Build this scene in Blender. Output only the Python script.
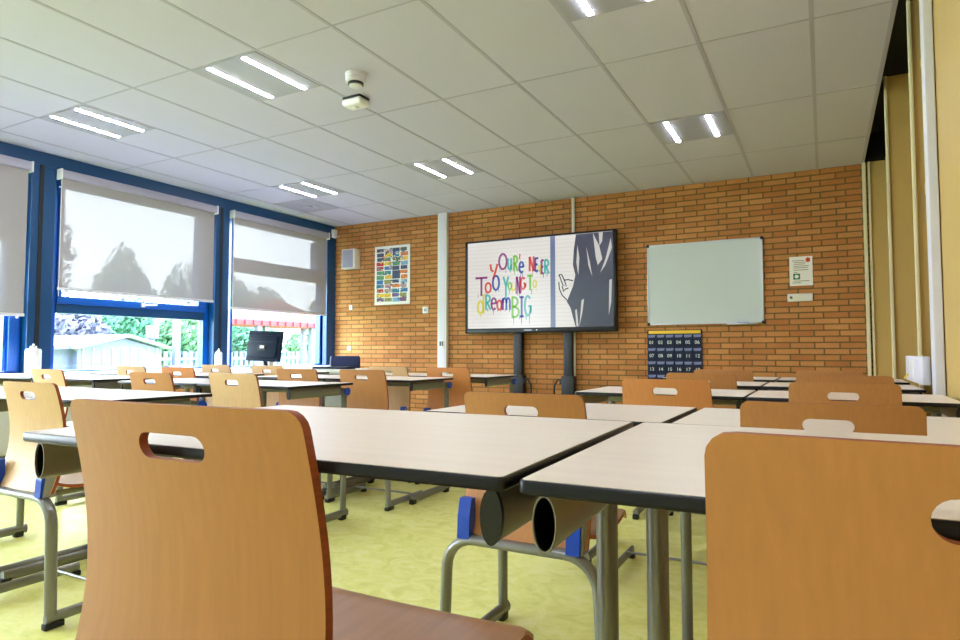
import bpy, bmesh, math, random
from math import sin, cos, pi, sqrt, atan2, radians
from mathutils import Vector, Matrix

for o in list(bpy.data.objects):
    bpy.data.objects.remove(o)
S = bpy.context.scene
COL = S.collection
EYE = 0.933

# ---------------------------------------------------------------- camera
cd = bpy.data.cameras.new('camera')
cd.sensor_width = 36; cd.lens = 24; cd.clip_end = 300; cd.clip_start = 0.02
cam = bpy.data.objects.new('camera', cd); COL.objects.link(cam)
cam.location = (0, 0, EYE)
cam.rotation_euler = (radians(90) + math.atan(32 / 640), 0, math.atan(344 / 640))
S.camera = cam

# ---------------------------------------------------------------- world, sun, exposure
STRIP = 44.0      # emission of the ceiling lamp tubes
w = bpy.data.worlds.new('overcast_sky'); S.world = w; w.use_nodes = True
nt = w.node_tree; nt.nodes.clear()
wo = nt.nodes.new('ShaderNodeOutputWorld'); bg = nt.nodes.new('ShaderNodeBackground')
tc = nt.nodes.new('ShaderNodeTexCoord'); sp = nt.nodes.new('ShaderNodeSeparateXYZ')
rp = nt.nodes.new('ShaderNodeValToRGB')
nt.links.new(tc.outputs['Generated'], sp.inputs[0]); nt.links.new(sp.outputs['Z'], rp.inputs[0])
rp.color_ramp.elements[0].position = 0.0; rp.color_ramp.elements[0].color = (0.86, 0.92, 1, 1)
rp.color_ramp.elements[1].position = 0.7; rp.color_ramp.elements[1].color = (0.68, 0.80, 1, 1)
nt.links.new(rp.outputs[0], bg.inputs[0]); bg.inputs[1].default_value = 7.5
nt.links.new(bg.outputs[0], wo.inputs[0])
vs = S.view_settings
S.display_settings.display_device = 'sRGB'
vs.view_transform = 'Standard'; vs.look = 'None'; vs.exposure = 1.74; vs.gamma = 1.0
vs.use_curve_mapping = False
# daylight gathered at the window openings (portals: they only guide the sky's own light)
for i, (y0, y1) in enumerate([(-2.2, -0.8), (-0.5, 1.1), (1.3, 3.1), (3.42, 5.08), (5.45, 7.06)]):
    ld = bpy.data.lights.new('window_portal', 'AREA'); ld.shape = 'RECTANGLE'
    ld.size = 1.75; ld.size_y = y1 - y0; ld.cycles.is_portal = True
    lo = bpy.data.objects.new('window_portal', ld); COL.objects.link(lo)
    lo.location = (-6.50, (y0 + y1) / 2, EYE + 0.7)
    lo.rotation_euler = (0, radians(-90), 0)

# ---------------------------------------------------------------- materials
MATS = {}
def srgb(r, g, b):
    f = lambda c: (c / 255 / 12.92) if c / 255 <= .04045 else ((c / 255 + .055) / 1.055) ** 2.4
    return (f(r), f(g), f(b), 1)
def mat(name, rgb, rough=.5, metal=0, spec=.5, emis=None, es=0, noise=0, nscale=(20, 20, 20), bump=0, coat=0):
    m = bpy.data.materials.new(name); m.use_nodes = True
    nt = m.node_tree; b = nt.nodes['Principled BSDF']
    c = srgb(*rgb)
    b.inputs['Base Color'].default_value = c
    b.inputs['Roughness'].default_value = rough
    b.inputs['Metallic'].default_value = metal
    b.inputs['Specular IOR Level'].default_value = spec
    if coat: b.inputs['Coat Weight'].default_value = coat; b.inputs['Coat Roughness'].default_value = .15
    if emis:
        b.inputs['Emission Color'].default_value = srgb(*emis); b.inputs['Emission Strength'].default_value = es
    if noise or bump:
        t = nt.nodes.new('ShaderNodeTexCoord'); mp = nt.nodes.new('ShaderNodeMapping')
        mp.inputs['Scale'].default_value = nscale
        n = nt.nodes.new('ShaderNodeTexNoise'); n.inputs['Scale'].default_value = 1; n.inputs['Detail'].default_value = 4
        nt.links.new(t.outputs['Object'], mp.inputs[0]); nt.links.new(mp.outputs[0], n.inputs['Vector'])
        if noise:
            r = nt.nodes.new('ShaderNodeValToRGB')
            r.color_ramp.elements[0].position = .3; r.color_ramp.elements[1].position = .7
            r.color_ramp.elements[0].color = tuple(x * (1 - noise) for x in c[:3]) + (1,)
            r.color_ramp.elements[1].color = tuple(min(1, x * (1 + noise * .6)) for x in c[:3]) + (1,)
            nt.links.new(n.outputs[0], r.inputs[0]); nt.links.new(r.outputs[0], b.inputs['Base Color'])
        if bump:
            bp = nt.nodes.new('ShaderNodeBump'); bp.inputs['Strength'].default_value = bump; bp.inputs['Distance'].default_value = .004
            nt.links.new(n.outputs[0], bp.inputs['Height']); nt.links.new(bp.outputs[0], b.inputs['Normal'])
    MATS[name] = m
    return m

mat('beech', (191, 131, 78), .42, noise=.07, nscale=(110, 110, 4))
mat('beech_glare', (216, 176, 130), .42, noise=.07, nscale=(110, 110, 4))  # same beech, lightened: window glare on the left-hand chairs put into the colour
mat('beech_orange', (208, 136, 78), .42, noise=.07, nscale=(110, 110, 4))
mat('ply_edge', (158, 76, 44), .5, noise=.25, nscale=(6, 6, 200))
mat('seat_ply', (184, 134, 98), .36, noise=.12, nscale=(60, 3, 60))
mat('laminate', (244, 229, 216), .33, noise=.035, nscale=(3, 50, 3))
mat('black_edge', (18, 19, 26), .3, spec=.35)
mat('black_plastic', (10, 11, 15), .4)
mat('grey_metal', (128, 128, 122), .36, metal=.55, spec=.5)
mat('chair_metal', (142, 143, 142), .34, metal=.55)
mat('blue_plastic', (10, 70, 190), .35)
mat('clip_grey', (150, 148, 145), .5)
mat('window_blue', (0, 84, 176), .3, spec=.6)
mat('window_blue_dark', (8, 66, 112), .35)
mat('dark_groove', (18, 24, 32), .6)
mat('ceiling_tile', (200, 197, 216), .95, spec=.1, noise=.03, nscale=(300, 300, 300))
mat('ceiling_grid', (172, 169, 188), .6)
mat('lamp_panel', (164, 162, 178), .6)
mat('white_plastic', (226, 226, 222), .4)
mat('white_paint', (222, 220, 208), .45)
mat('cream_paint', (194, 162, 94), .6, noise=.05, nscale=(3, 3, 1))
mat('cream_light', (224, 214, 176), .5)
mat('lilac_paint', (214, 212, 220), .5)
mat('dark_void', (38, 38, 36), .9)
mat('alu', (190, 192, 196), .35, metal=.8)
mat('whiteboard', (196, 204, 202), .22, spec=.5)
mat('paper', (232, 230, 222), .8)
mat('ink', (130, 120, 90), .8)
mat('red_ink', (214, 70, 40), .7)
mat('green_ink', (20, 110, 70), .7)
mat('navy_fabric', (24, 34, 62), .8, noise=.15, nscale=(60, 60, 60))
mat('pocket_clear', (128, 136, 170), .25)
mat('yellow', (240, 200, 50), .6)
mat('number_white', (216, 222, 214), .6)
mat('wall_white', (222, 220, 214), .8)
mat('skirting', (70, 72, 76), .6)
mat('office_blue', (16, 34, 80), .5)
mat('monitor_black', (6, 26, 48), .55, spec=.2)
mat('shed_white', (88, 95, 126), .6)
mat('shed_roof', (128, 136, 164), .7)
mat('roof_red', (122, 10, 30), .6)
mat('grass', (150, 180, 90), .9, noise=.3, nscale=(.8, .8, .8))
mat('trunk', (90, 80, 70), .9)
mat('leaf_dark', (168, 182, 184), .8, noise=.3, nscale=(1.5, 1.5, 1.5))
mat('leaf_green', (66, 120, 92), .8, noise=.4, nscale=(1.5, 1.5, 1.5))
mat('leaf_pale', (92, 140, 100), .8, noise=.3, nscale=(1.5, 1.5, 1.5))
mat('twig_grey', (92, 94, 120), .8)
mat('lamp_strip', (255, 255, 255), .5, emis=(236, 242, 255), es=STRIP)
for n_, c_ in {'red': (226, 66, 40), 'purple': (150, 40, 130), 'teal': (70, 190, 180), 'green': (120, 200, 30), 'blue': (30, 70, 170), 'yellow': (230, 220, 40)}.items():
    mat('screen_' + n_, (4, 4, 4), .2, emis=c_, es=.22)
mat('screen_white', (4, 4, 4), .2, emis=(236, 232, 224), es=.25)
mat('screen_line', (4, 4, 4), .2, emis=(214, 209, 202), es=.24)
mat('screen_bar', (4, 4, 4), .2, emis=(98, 110, 146), es=.28)
mat('screen_dark', (4, 4, 4), .2, emis=(56, 58, 82), es=.2)
mat('screen_black', (4, 4, 4), .2, emis=(24, 24, 30), es=.38)
for i_, c_ in enumerate([(230, 190, 60), (60, 120, 180), (120, 90, 130), (50, 130, 150), (200, 60, 70), (150, 150, 90), (90, 150, 110), (70, 80, 110), (190, 150, 160), (220, 130, 70), (130, 170, 200), (100, 110, 90)]):
    mat('poster_%d' % i_, c_, .6, noise=.35, nscale=(60, 60, 60))

def brick_material():
    m = bpy.data.materials.new('brick'); m.use_nodes = True; nt = m.node_tree; b = nt.nodes['Principled BSDF']
    t = nt.nodes.new('ShaderNodeTexCoord'); s = nt.nodes.new('ShaderNodeSeparateXYZ'); c = nt.nodes.new('ShaderNodeCombineXYZ')
    nt.links.new(t.outputs['Object'], s.inputs[0])
    nt.links.new(s.outputs['X'], c.inputs['X']); nt.links.new(s.outputs['Z'], c.inputs['Y'])
    br = nt.nodes.new('ShaderNodeTexBrick'); br.offset = .38; br.offset_frequency = 2; br.squash = 1
    br.inputs['Scale'].default_value = 1
    br.inputs['Brick Width'].default_value = .222; br.inputs['Row Height'].default_value = .0605
    br.inputs['Mortar Size'].default_value = .0075; br.inputs['Mortar Smooth'].default_value = .25
    br.inputs['Bias'].default_value = -.1
    br.inputs['Color1'].default_value = srgb(194, 136, 78); br.inputs['Color2'].default_value = srgb(172, 108, 58)
    br.inputs['Mortar'].default_value = srgb(116, 92, 54)
    nt.links.new(c.outputs[0], br.inputs['Vector'])
    n = nt.nodes.new('ShaderNodeTexNoise'); n.inputs['Scale'].default_value = 2.3; n.inputs['Detail'].default_value = 3
    nt.links.new(c.outputs[0], n.inputs['Vector'])
    n2 = nt.nodes.new('ShaderNodeTexNoise'); n2.inputs['Scale'].default_value = 90; n2.inputs['Detail'].default_value = 3
    nt.links.new(c.outputs[0], n2.inputs['Vector'])
    mx = nt.nodes.new('ShaderNodeMix'); mx.data_type = 'RGBA'; mx.blend_type = 'OVERLAY'; mx.inputs[0].default_value = .35
    nt.links.new(br.outputs['Color'], mx.inputs[6]); nt.links.new(n2.outputs[0], mx.inputs[7])
    mx2 = nt.nodes.new('ShaderNodeMix'); mx2.data_type = 'RGBA'; mx2.blend_type = 'OVERLAY'; mx2.inputs[0].default_value = .3
    nt.links.new(mx.outputs[2], mx2.inputs[6]); nt.links.new(n.outputs[0], mx2.inputs[7])
    nt.links.new(mx2.outputs[2], b.inputs['Base Color'])
    b.inputs['Roughness'].default_value = .8; b.inputs['Specular IOR Level'].default_value = .25
    bp = nt.nodes.new('ShaderNodeBump'); bp.inputs['Distance'].default_value = .006; bp.inputs['Strength'].default_value = .7; bp.invert = True
    nt.links.new(br.outputs['Fac'], bp.inputs['Height']); nt.links.new(bp.outputs[0], b.inputs['Normal'])
    MATS['brick'] = m
brick_material()

def floor_material():
    m = bpy.data.materials.new('linoleum'); m.use_nodes = True; nt = m.node_tree; b = nt.nodes['Principled BSDF']
    t = nt.nodes.new('ShaderNodeTexCoord'); mp = nt.nodes.new('ShaderNodeMapping'); mp.inputs['Scale'].default_value = (1, 1.25, 1)
    n = nt.nodes.new('ShaderNodeTexNoise'); n.inputs['Scale'].default_value = 9; n.inputs['Detail'].default_value = 9; n.inputs['Distortion'].default_value = 1.2
    n.inputs['Roughness'].default_value = .65
    r = nt.nodes.new('ShaderNodeValToRGB'); e = r.color_ramp.elements
    e[0].position = .33; e[0].color = srgb(216, 214, 114); e[1].position = .68; e[1].color = srgb(240, 237, 172)
    x = e.new(.5); x.color = srgb(230, 228, 134)
    nt.links.new(t.outputs['Object'], mp.inputs[0]); nt.links.new(mp.outputs[0], n.inputs['Vector'])
    nt.links.new(n.outputs[0], r.inputs[0]); nt.links.new(r.outputs[0], b.inputs['Base Color'])
    b.inputs['Roughness'].default_value = .38; b.inputs['Specular IOR Level'].default_value = .45
    MATS['linoleum'] = m
floor_material()

def glass_material():
    m = bpy.data.materials.new('glass'); m.use_nodes = True; nt = m.node_tree; nt.nodes.clear()
    o = nt.nodes.new('ShaderNodeOutputMaterial'); tr = nt.nodes.new('ShaderNodeBsdfTransparent'); gl = nt.nodes.new('ShaderNodeBsdfGlossy')
    tr.inputs[0].default_value = (.95, .98, .97, 1); gl.inputs['Roughness'].default_value = .02
    mx = nt.nodes.new('ShaderNodeMixShader'); mx.inputs[0].default_value = .05
    nt.links.new(tr.outputs[0], mx.inputs[1]); nt.links.new(gl.outputs[0], mx.inputs[2]); nt.links.new(mx.outputs[0], o.inputs[0])
    MATS['glass'] = m
glass_material()

def blind_material():       # perforated screen cloth: an open weave that lets a share of the light straight through
    m = bpy.data.materials.new('blind_cloth'); m.use_nodes = True; nt = m.node_tree; nt.nodes.clear()
    o = nt.nodes.new('ShaderNodeOutputMaterial'); tr = nt.nodes.new('ShaderNodeBsdfTransparent')
    df = nt.nodes.new('ShaderNodeBsdfDiffuse'); tl = nt.nodes.new('ShaderNodeBsdfTranslucent')
    df.inputs[0].default_value = srgb(162, 156, 154); tl.inputs[0].default_value = srgb(150, 148, 150)
    a = nt.nodes.new('ShaderNodeMixShader'); a.inputs[0].default_value = .03
    b = nt.nodes.new('ShaderNodeMixShader'); b.inputs[0].default_value = .034
    nt.links.new(df.outputs[0], a.inputs[1]); nt.links.new(tl.outputs[0], a.inputs[2])
    nt.links.new(a.outputs[0], b.inputs[1]); nt.links.new(tr.outputs[0], b.inputs[2]); nt.links.new(b.outputs[0], o.inputs[0])
    MATS['blind_cloth'] = m
blind_material()

# ---------------------------------------------------------------- mesh helpers
class MB:
    def __init__(s): s.bm = bmesh.new()
    def box(s, x0, x1, y0, y1, z0, z1, mi=0, bevel=0, segs=2):
        r = bmesh.ops.create_cube(s.bm, size=1)
        for v in r['verts']:
            v.co = Vector(((x0 + x1) / 2 + v.co.x * (x1 - x0), (y0 + y1) / 2 + v.co.y * (y1 - y0), (z0 + z1) / 2 + v.co.z * (z1 - z0)))
        fs = {f for v in r['verts'] for f in v.link_faces}
        for f in fs: f.material_index = mi
        if bevel:
            es = list({e for v in r['verts'] for e in v.link_edges})
            bmesh.ops.bevel(s.bm, geom=es, offset=bevel, segments=segs, affect='EDGES', profile=.5, clamp_overlap=True)
        return s
    def loft(s, rings, closed_u=True, caps=True, mi=0):
        vs = [[s.bm.verts.new(p) for p in r] for r in rings]
        n = len(vs[0])
        for a, b in zip(vs, vs[1:]):
            for i in range(n if closed_u else n - 1):
                j = (i + 1) % n
                f = s.bm.faces.new((a[i], a[j], b[j], b[i])); f.material_index = mi
        if caps and closed_u:
            for r in (vs[0], vs[-1]):
                try: f = s.bm.faces.new(r); f.material_index = mi
                except ValueError: pass
        return s
    def tube(s, pts, ra, rb=None, axis=None, n=14, mi=0):
        """sweep an ellipse along pts; rb is the radius along 'axis', ra across it"""
        rb = rb or ra
        pts = [Vector(p) for p in pts]; rings = []
        prev = None
        for i, p in enumerate(pts):
            if i == 0: t = pts[1] - p
            elif i == len(pts) - 1: t = p - pts[i - 1]
            else: t = (pts[i + 1] - p).normalized() + (p - pts[i - 1]).normalized()
            t.normalize()
            if axis is not None:
                a = Vector(axis); a = (a - t * a.dot(t)).normalized()
            else:
                a = prev if prev is not None else (Vector((0, 0, 1)) if abs(t.z) < .9 else Vector((1, 0, 0)))
                a = (a - t * a.dot(t)).normalized()
            prev = a
            c = t.cross(a)
            rings.append([p + a * (rb * cos(2 * pi * k / n)) + c * (ra * sin(2 * pi * k / n)) for k in range(n)])
        return s.loft(rings, mi=mi)
    def lathe(s, prof, c=(0, 0, 0), n=24, mi=0):
        rings = [[(c[0] + r * cos(2 * pi * k / n), c[1] + r * sin(2 * pi * k / n), c[2] + z) for k in range(n)] for r, z in prof]
        return s.loft(rings, mi=mi)
    def poly(s, pts, mi=0):
        f = s.bm.faces.new([s.bm.verts.new(p) for p in pts]); f.material_index = mi
        return s
    def prism(s, pts, d, mi=0):
        """closed polygon pts extruded by vector d"""
        a = [Vector(p) for p in pts]; b = [p + Vector(d) for p in a]
        return s.loft([a, b], mi=mi)
    def build(s, name, m, parent=None, smooth=True, loc=None):
        bmesh.ops.recalc_face_normals(s.bm, faces=s.bm.faces)
        me = bpy.data.meshes.new(name)
        s.bm.to_mesh(me); s.bm.free()
        for x in (m if isinstance(m, (list, tuple)) else [m]): me.materials.append(MATS[x])
        if smooth:
            me.shade_smooth()
            try: me.set_sharp_from_angle(angle=radians(35))
            except Exception: pass
        o = bpy.data.objects.new(name, me); COL.objects.link(o)
        if parent: o.parent = parent
        if loc: o.location = loc
        return o
def tag(o, label=None, cat=None, group=None, kind=None):
    if label: o['label'] = label
    if cat: o['category'] = cat
    if group: o['group'] = group
    if kind: o['kind'] = kind
    return o
def thing(name, label=None, cat=None, loc=(0, 0, 0), rz=0, group=None):
    o = bpy.data.objects.new(name, None); COL.objects.link(o)
    o.location = loc; o.rotation_euler = (0, 0, rz); o.empty_display_size = .1
    return tag(o, label, cat, group)
def struct(o): o['kind'] = 'structure'; return o
def copy_tree(o, parent=None):
    c = o.copy(); COL.objects.link(c); c.parent = parent
    for ch in [x for x in bpy.data.objects if x.parent == o]: copy_tree(ch, c)
    return c
def arc(c, r, a0, a1, n, plane='xz', y=0):
    out = []
    for i in range(n + 1):
        a = a0 + (a1 - a0) * i / n
        out.append((c[0] + r * cos(a), y, c[1] + r * sin(a)))
    return out
def text_mesh(body, size, m, parent, name, loc, depth=.0015, rot=(pi / 2, 0, 0), align='CENTER'):
    cu = bpy.data.curves.new('t', 'FONT'); cu.body = body; cu.size = size; cu.extrude = depth; cu.align_x = align; cu.align_y = 'CENTER'
    to = bpy.data.objects.new('t', cu); COL.objects.link(to)
    me = bpy.data.meshes.new_from_object(to.evaluated_get(bpy.context.evaluated_depsgraph_get()))
    bpy.data.objects.remove(to)
    me.materials.clear(); me.materials.append(MATS[m])
    o = bpy.data.objects.new(name, me); COL.objects.link(o); o.parent = parent; o.location = loc; o.rotation_euler = rot
    return o

# ================================================================ THE SETTING
XW = -6.40; YB = 7.24; ZC = EYE + 1.846; YF = -2.6
struct(MB().box(XW - .4, 2.0, YF, YB + .3, -.1, 0).build('floor', 'linoleum', smooth=False))
struct(MB().box(XW - .12, 1.2, YB, YB + .25, 0, ZC + .35).build('wall_back', 'brick', smooth=False))
struct(MB().box(XW - .4, 2.0, YF - .2, YF, 0, ZC + .35).build('wall_front', 'wall_white', smooth=False))
# left wall: parapet below the windows (behind the casing)
struct(MB().box(XW - .25, XW - .02, YF, YB, 0, .745).build('wall_left', 'wall_white', smooth=False))
struct(MB().box(XW - .25, XW - .02, YF, YB, ZC - .20, ZC + .35).build('wall_left', 'window_blue_dark', smooth=False))
# ceiling
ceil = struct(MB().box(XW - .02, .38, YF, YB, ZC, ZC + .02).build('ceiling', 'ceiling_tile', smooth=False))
g = MB()
k = 0
while -.02 - .6 * k > XW:
    x = -.02 - .6 * k; g.box(x - .012, x + .012, YF, YB, ZC - .0025, ZC + .001); k += 1
y = 6.32
while y > YF:
    g.box(XW, .38, y - .007, y + .007, ZC - .002, ZC + .001); y -= 1.2
g.box(.36, .385, YF, YB, ZC - .004, ZC + .03)
g.build('ceiling_grid', 'ceiling_grid', ceil, smooth=False)
struct(MB().box(.38, 1.2, YF, YB, ZC + .28, ZC + .33).build('trim_1', 'dark_void', smooth=False))   # dark gap above the right wall
struct(MB().box(.375, .385, YF, YB, ZC + .02, ZC + .33).build('trim_2', 'dark_void', smooth=False))

# right wall: fins and recesses
wr = struct(MB().box(.95, 1.1, YF, YB, 0, ZC + .30).build('wall_right', 'cream_paint', smooth=False))
def fin(n, y0, y1, x0, post, zt, pm='cream_light', pw=.035):
    f = struct(MB().box(x0, .96, y0, y1, 0, zt).build('trim_%d' % n, 'cream_paint', smooth=False))
    MB().box(x0 - .02, x0 + pw - .02, y0 - .02, y0 + post, 0, zt, bevel=.004).build('post', pm, f, smooth=False)
    return f
fin(3, 7.20, 7.24, .43, .0, ZC + .0, pw=.02)
fin(4, 5.30, 5.36, .435, .0, ZC + .11, pw=.02)
fin(5, 3.96, 4.02, .442, .0, ZC + .0, pw=.016)
pf = fin(6, 2.60, 3.40, .458, .08, ZC + .0, 'lilac_paint', .036)
# near wall panel face sits between post and jog; its outer post is replaced at its far end
for o in [c for c in bpy.data.objects if c.parent == pf]: o.location = (-.02, .78, 0)
struct(MB().box(.386, .94, 7.20, 7.238, ZC, ZC + .32).build('trim_20', 'dark_void', smooth=False))
# door-height transom bars in the recesses
struct(MB().box(.47, .50, 3.46, 3.92, EYE + .80, EYE + .86).box(.47, .50, 3.46, 3.92, EYE + 1.46, EYE + 1.50).build('trim_7', 'cream_paint', smooth=False))
struct(MB().box(.50, .53, 3.42, 3.92, 0, EYE + 1.5).build('trim_8', 'cream_paint', smooth=False))
struct(MB().box(.56, .60, 5.36, 7.2, 0, ZC + .02).build('trim_9', 'cream_paint', smooth=False))
# back-corner post
struct(MB().box(.364, .394, 7.17, 7.24, 0, ZC, bevel=.004).build('trim_10', 'cream_light', smooth=False))
# cable duct on the brick wall, thin pipe beside the display
d = struct(MB().box(-4.50, -4.36, 7.18, 7.24, 0, ZC, bevel=.006).build('trim_11', 'white_paint', smooth=False))
MB().box(-4.475, -4.385, 7.176, 7.181, 0, ZC).build('cover', 'lilac_paint', d, smooth=False)
struct(MB().tube([(-2.61, 7.215, 0), (-2.61, 7.215, ZC)], .019).build('trim_12', 'white_paint'))
# low casing (ledge) along the windows
lg = struct(MB().box(XW - .03, -5.93, YF, YB - .02, .705, .743, bevel=.008).build('trim_13', 'lilac_paint', smooth=False))
MB().box(XW, -5.98, YF, YB - .02, .08, .705).build('casing_front', 'wall_white', lg, smooth=False)

# ---- windows
def zz(z): return z + EYE
XF0, XF1 = -6.49, -6.40
def bar(mb, y0, y1, z0, z1, x0=XF0, x1=XF1): mb.box(x0, x1, y0, y1, zz(z0), zz(z1), bevel=.005)
def window(n, y0, y1, kind, yr):
    f = MB()
    bar(f, y0 - .03, y0, -.2, 1.72); bar(f, yr, y1 + .03, -.2, 1.72)
    bar(f, y0, yr, -.20, -.175); bar(f, y0, yr, 1.60, 1.72)
    root = struct(f.build('window_%d' % n, 'window_blue', smooth=False))
    if kind == 'low':
        bar(t := MB(), y0, yr, .37, .46, XF0, XF1 + .01); t.build('transom', 'window_blue_dark', root, smooth=False)
        s = MB(); bar(s, y0, yr, .46, .53, XF0, XF1 + .03); bar(s, yr - .09, yr, .53, 1.57, XF0, XF1 + .03); bar(s, y0, y0 + .04, .53, 1.57, XF0, XF1 + .03); bar(s, y0, yr, 1.585, 1.61, XF0, XF1 + .03)
        s.build('sash', 'window_blue', root, smooth=False)
        h = MB().box(XF1 + .02, XF1 + .055, 4.26, 4.30, zz(.475), zz(.515), bevel=.006).tube([(XF1 + .055, 4.28, zz(.495)), (XF1 + .065, 4.33, zz(.50)), (XF1 + .065, 4.42, zz(.505))], .010)
        h.build('handle', 'white_plastic', root)
        g = MB().box(-6.45, -6.444, y0 + .02, yr - .07, zz(.50), zz(1.60)).box(-6.45, -6.444, y0, yr, zz(-.18), zz(.38))
    else:
        bar(t := MB(), y0, yr, 1.0, 1.17, XF0, XF1 + .01); t.build('transom', 'window_blue_dark', root, smooth=False)
        s = MB(); bar(s, yr, y1, -.17, 1.0, XF0, XF1 + .03); bar(s, yr - .15, yr, 1.17, 1.57, XF0, XF1 + .01); bar(s, yr - .03, yr, -.17, 1.0, XF0, XF1)
        s.build('sash', 'window_blue', root, smooth=False)
        h = MB().box(XF1 + .03, XF1 + .05, (yr + y1) / 2 - .015, (yr + y1) / 2 + .015, zz(.40), zz(.50), bevel=.004).tube([(XF1 + .06, (yr + y1) / 2, zz(.47)), (XF1 + .075, (yr + y1) / 2, zz(.42)), (XF1 + .075, (yr + y1) / 2, zz(.30))], .010)
        h.build('handle', 'white_plastic', root)
        g = MB().box(-6.45, -6.444, y0, yr, zz(1.15), zz(1.62)).box(-6.45, -6.444, y0, yr, zz(-.18), zz(1.02))
    g.build('pane', 'glass', root, smooth=False)
    return root
window(1, 1.30, 3.10, 'high', 3.02)
window(2, 3.42, 5.10, 'low', 5.06)
window(3, 5.48, 7.14, 'high', 7.06)
window(4, -.55, 1.12, 'high', 1.04)
window(5, -2.3, -.75, 'high', -.83)
# blue fascia over the windows and the columns between them
struct(MB().box(XW - .12, XW + .08, YF, YB, zz(1.71), ZC).build('trim_14', 'window_blue_dark', smooth=False))
for i, (a, b) in enumerate([(3.13, 3.34), (5.13, 5.33), (7.06, 7.24), (1.13, 1.29), (-.74, -.56)]):
    c = MB().box(XW - .12, -6.30, a, b, .74, zz(1.72), bevel=.006)
    c = struct(c.build('trim_%d' % (15 + i), 'window_blue_dark', smooth=False))
    if i != 2:
        MB().box(-6.302, -6.292, a + .065, a + .10, .74, zz(1.72)).build('groove', 'dark_groove', c, smooth=False)
    struct(c)

# ---- blinds
def blind(y0, y1, zb, label):
    t = thing('roller_blind', label, 'blind', (-6.25, (y0 + y1) / 2, zz(1.71)), 0, 'grey roller blinds on the windows')
    h = (y1 - y0) / 2
    MB().box(-.035, .04, -h, h, -.085, -.005, bevel=.012).build('cassette', 'lamp_panel', t)
    for s in (-1, 1):
        MB().box(-.04, .045, s * h - .008, s * h + .008, -.10, 0, bevel=.006).build('end_bracket', 'white_plastic', t)
    MB().poly([(0, -h + .015, zb - 1.71), (0, h - .015, zb - 1.71), (0, h - .015, -.07), (0, -h + .015, -.07)]).build('cloth', 'blind_cloth', t, smooth=False)
    MB().box(-.010, .010, -h + .01, h - .01, zb - 1.735, zb - 1.708, bevel=.004).build('bottom_bar', 'lilac_paint', t)
    MB().tube([(.02, -h + .01, -.06), (.022, -h + .01, zb - 1.79)], .0025, n=6).build('pull_chain', 'white_plastic', t)
blind(1.32, 3.09, .34, 'grey roller blind at the left edge of the picture, drawn lowest')
blind(3.34, 5.08, .60, 'grey roller blind on the wide middle window, above the white shed')
blind(5.32, 7.00, .54, 'grey roller blind on the window by the brick wall, red roof showing through')

# ---- ceiling lamps
def lamp(x, y, label):
    t = thing('ceiling_lamp', label, 'ceiling light', (x, y, ZC), 0, 'square twin strip lamps in the ceiling')
    MB().box(-.288, .288, -.292, .292, -.006, .004, bevel=.002).build('panel', 'lamp_panel', t, smooth=False)
    for s in (-1, 1):
        MB().box(s * .16 - .014, s * .16 + .014, -.27, .27, -.010, -.006, bevel=.0015).build('light_strip', 'lamp_strip', t, smooth=False)
for x, y, l in [(-3.32, 3.02, 'square ceiling lamp with two lit strips, left of the smoke detector, largest in full view'),
                (-5.12, 3.02, 'square ceiling lamp with two lit strips above the wide middle window blind'),
                (-3.32, 5.42, 'square twin strip ceiling lamp, in line with the cable duct on the bricks'),
                (-5.12, 5.42, 'square twin strip ceiling lamp right beside the square air vent'),
                (-.92, 5.42, 'square twin strip ceiling lamp above and in front of the whiteboard'),
                (-.92, 3.02, 'square ceiling lamp cut off by the top edge of the picture'),
                (-.92, .62, 'twin strip ceiling lamp over the camera'), (-3.32, .62, 'twin strip ceiling lamp over the room behind, centre'),
                (-5.12, .62, 'twin strip ceiling lamp over the room behind, window side'),
                (-.92, -1.78, 'twin strip ceiling lamp at the rear, wall side'), (-3.32, -1.78, 'twin strip ceiling lamp at the rear, centre'),
                (-5.12, -1.78, 'twin strip ceiling lamp at the rear, window side')]:
    lamp(x, y, l)
v = thing('ceiling_vent', 'square grey air vent with a round outlet in the ceiling', 'air vent', (-5.72, 6.02, ZC))
MB().box(-.288, .288, -.292, .292, -.006, .004, bevel=.002).build('plate', 'lamp_panel', v, smooth=False)
MB().lathe([(.15, -.006), (.145, -.014), (.11, -.012), (.10, -.007)]).build('ring', 'ceiling_grid', v)
MB().lathe([(.075, -.004), (.07, -.02), (.03, -.024), (.001, -.024)]).build('disc', 'ceiling_grid', v)
t = thing('smoke_detector', 'grey conical smoke detector hanging under the ceiling', 'smoke detector', (-2.70, 3.28, ZC)); t.scale = (1.2, 1.2, 1.0)
MB().lathe([(.058, 0), (.058, -.02), (.052, -.026), (.052, -.034), (.056, -.038), (.055, -.056), (.044, -.062)]).build('body', 'lilac_paint', t)
MB().lathe([(.042, -.058), (.044, -.074), (.036, -.076)]).build('grille', 'black_plastic', t)
MB().lathe([(.034, -.07), (.036, -.085), (.02, -.092), (.001, -.093)]).build('cap', 'lilac_paint', t)
t = thing('motion_sensor', 'white rounded sensor box on the ceiling beside the smoke detector', 'sensor', (-2.96, 3.60, ZC)); t.scale = (1.15, 1.15, 1.2)
MB().box(-.07, .07, -.05, .05, -.012, 0, bevel=.004).build('base', 'black_plastic', t)
MB().box(-.075, .075, -.055, .055, -.055, -.012, bevel=.018, segs=4).build('cover', 'white_plastic', t)
MB().lathe([(.022, -.054), (.018, -.064), (.001, -.068)]).build('lens', 'white_plastic', t)

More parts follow.
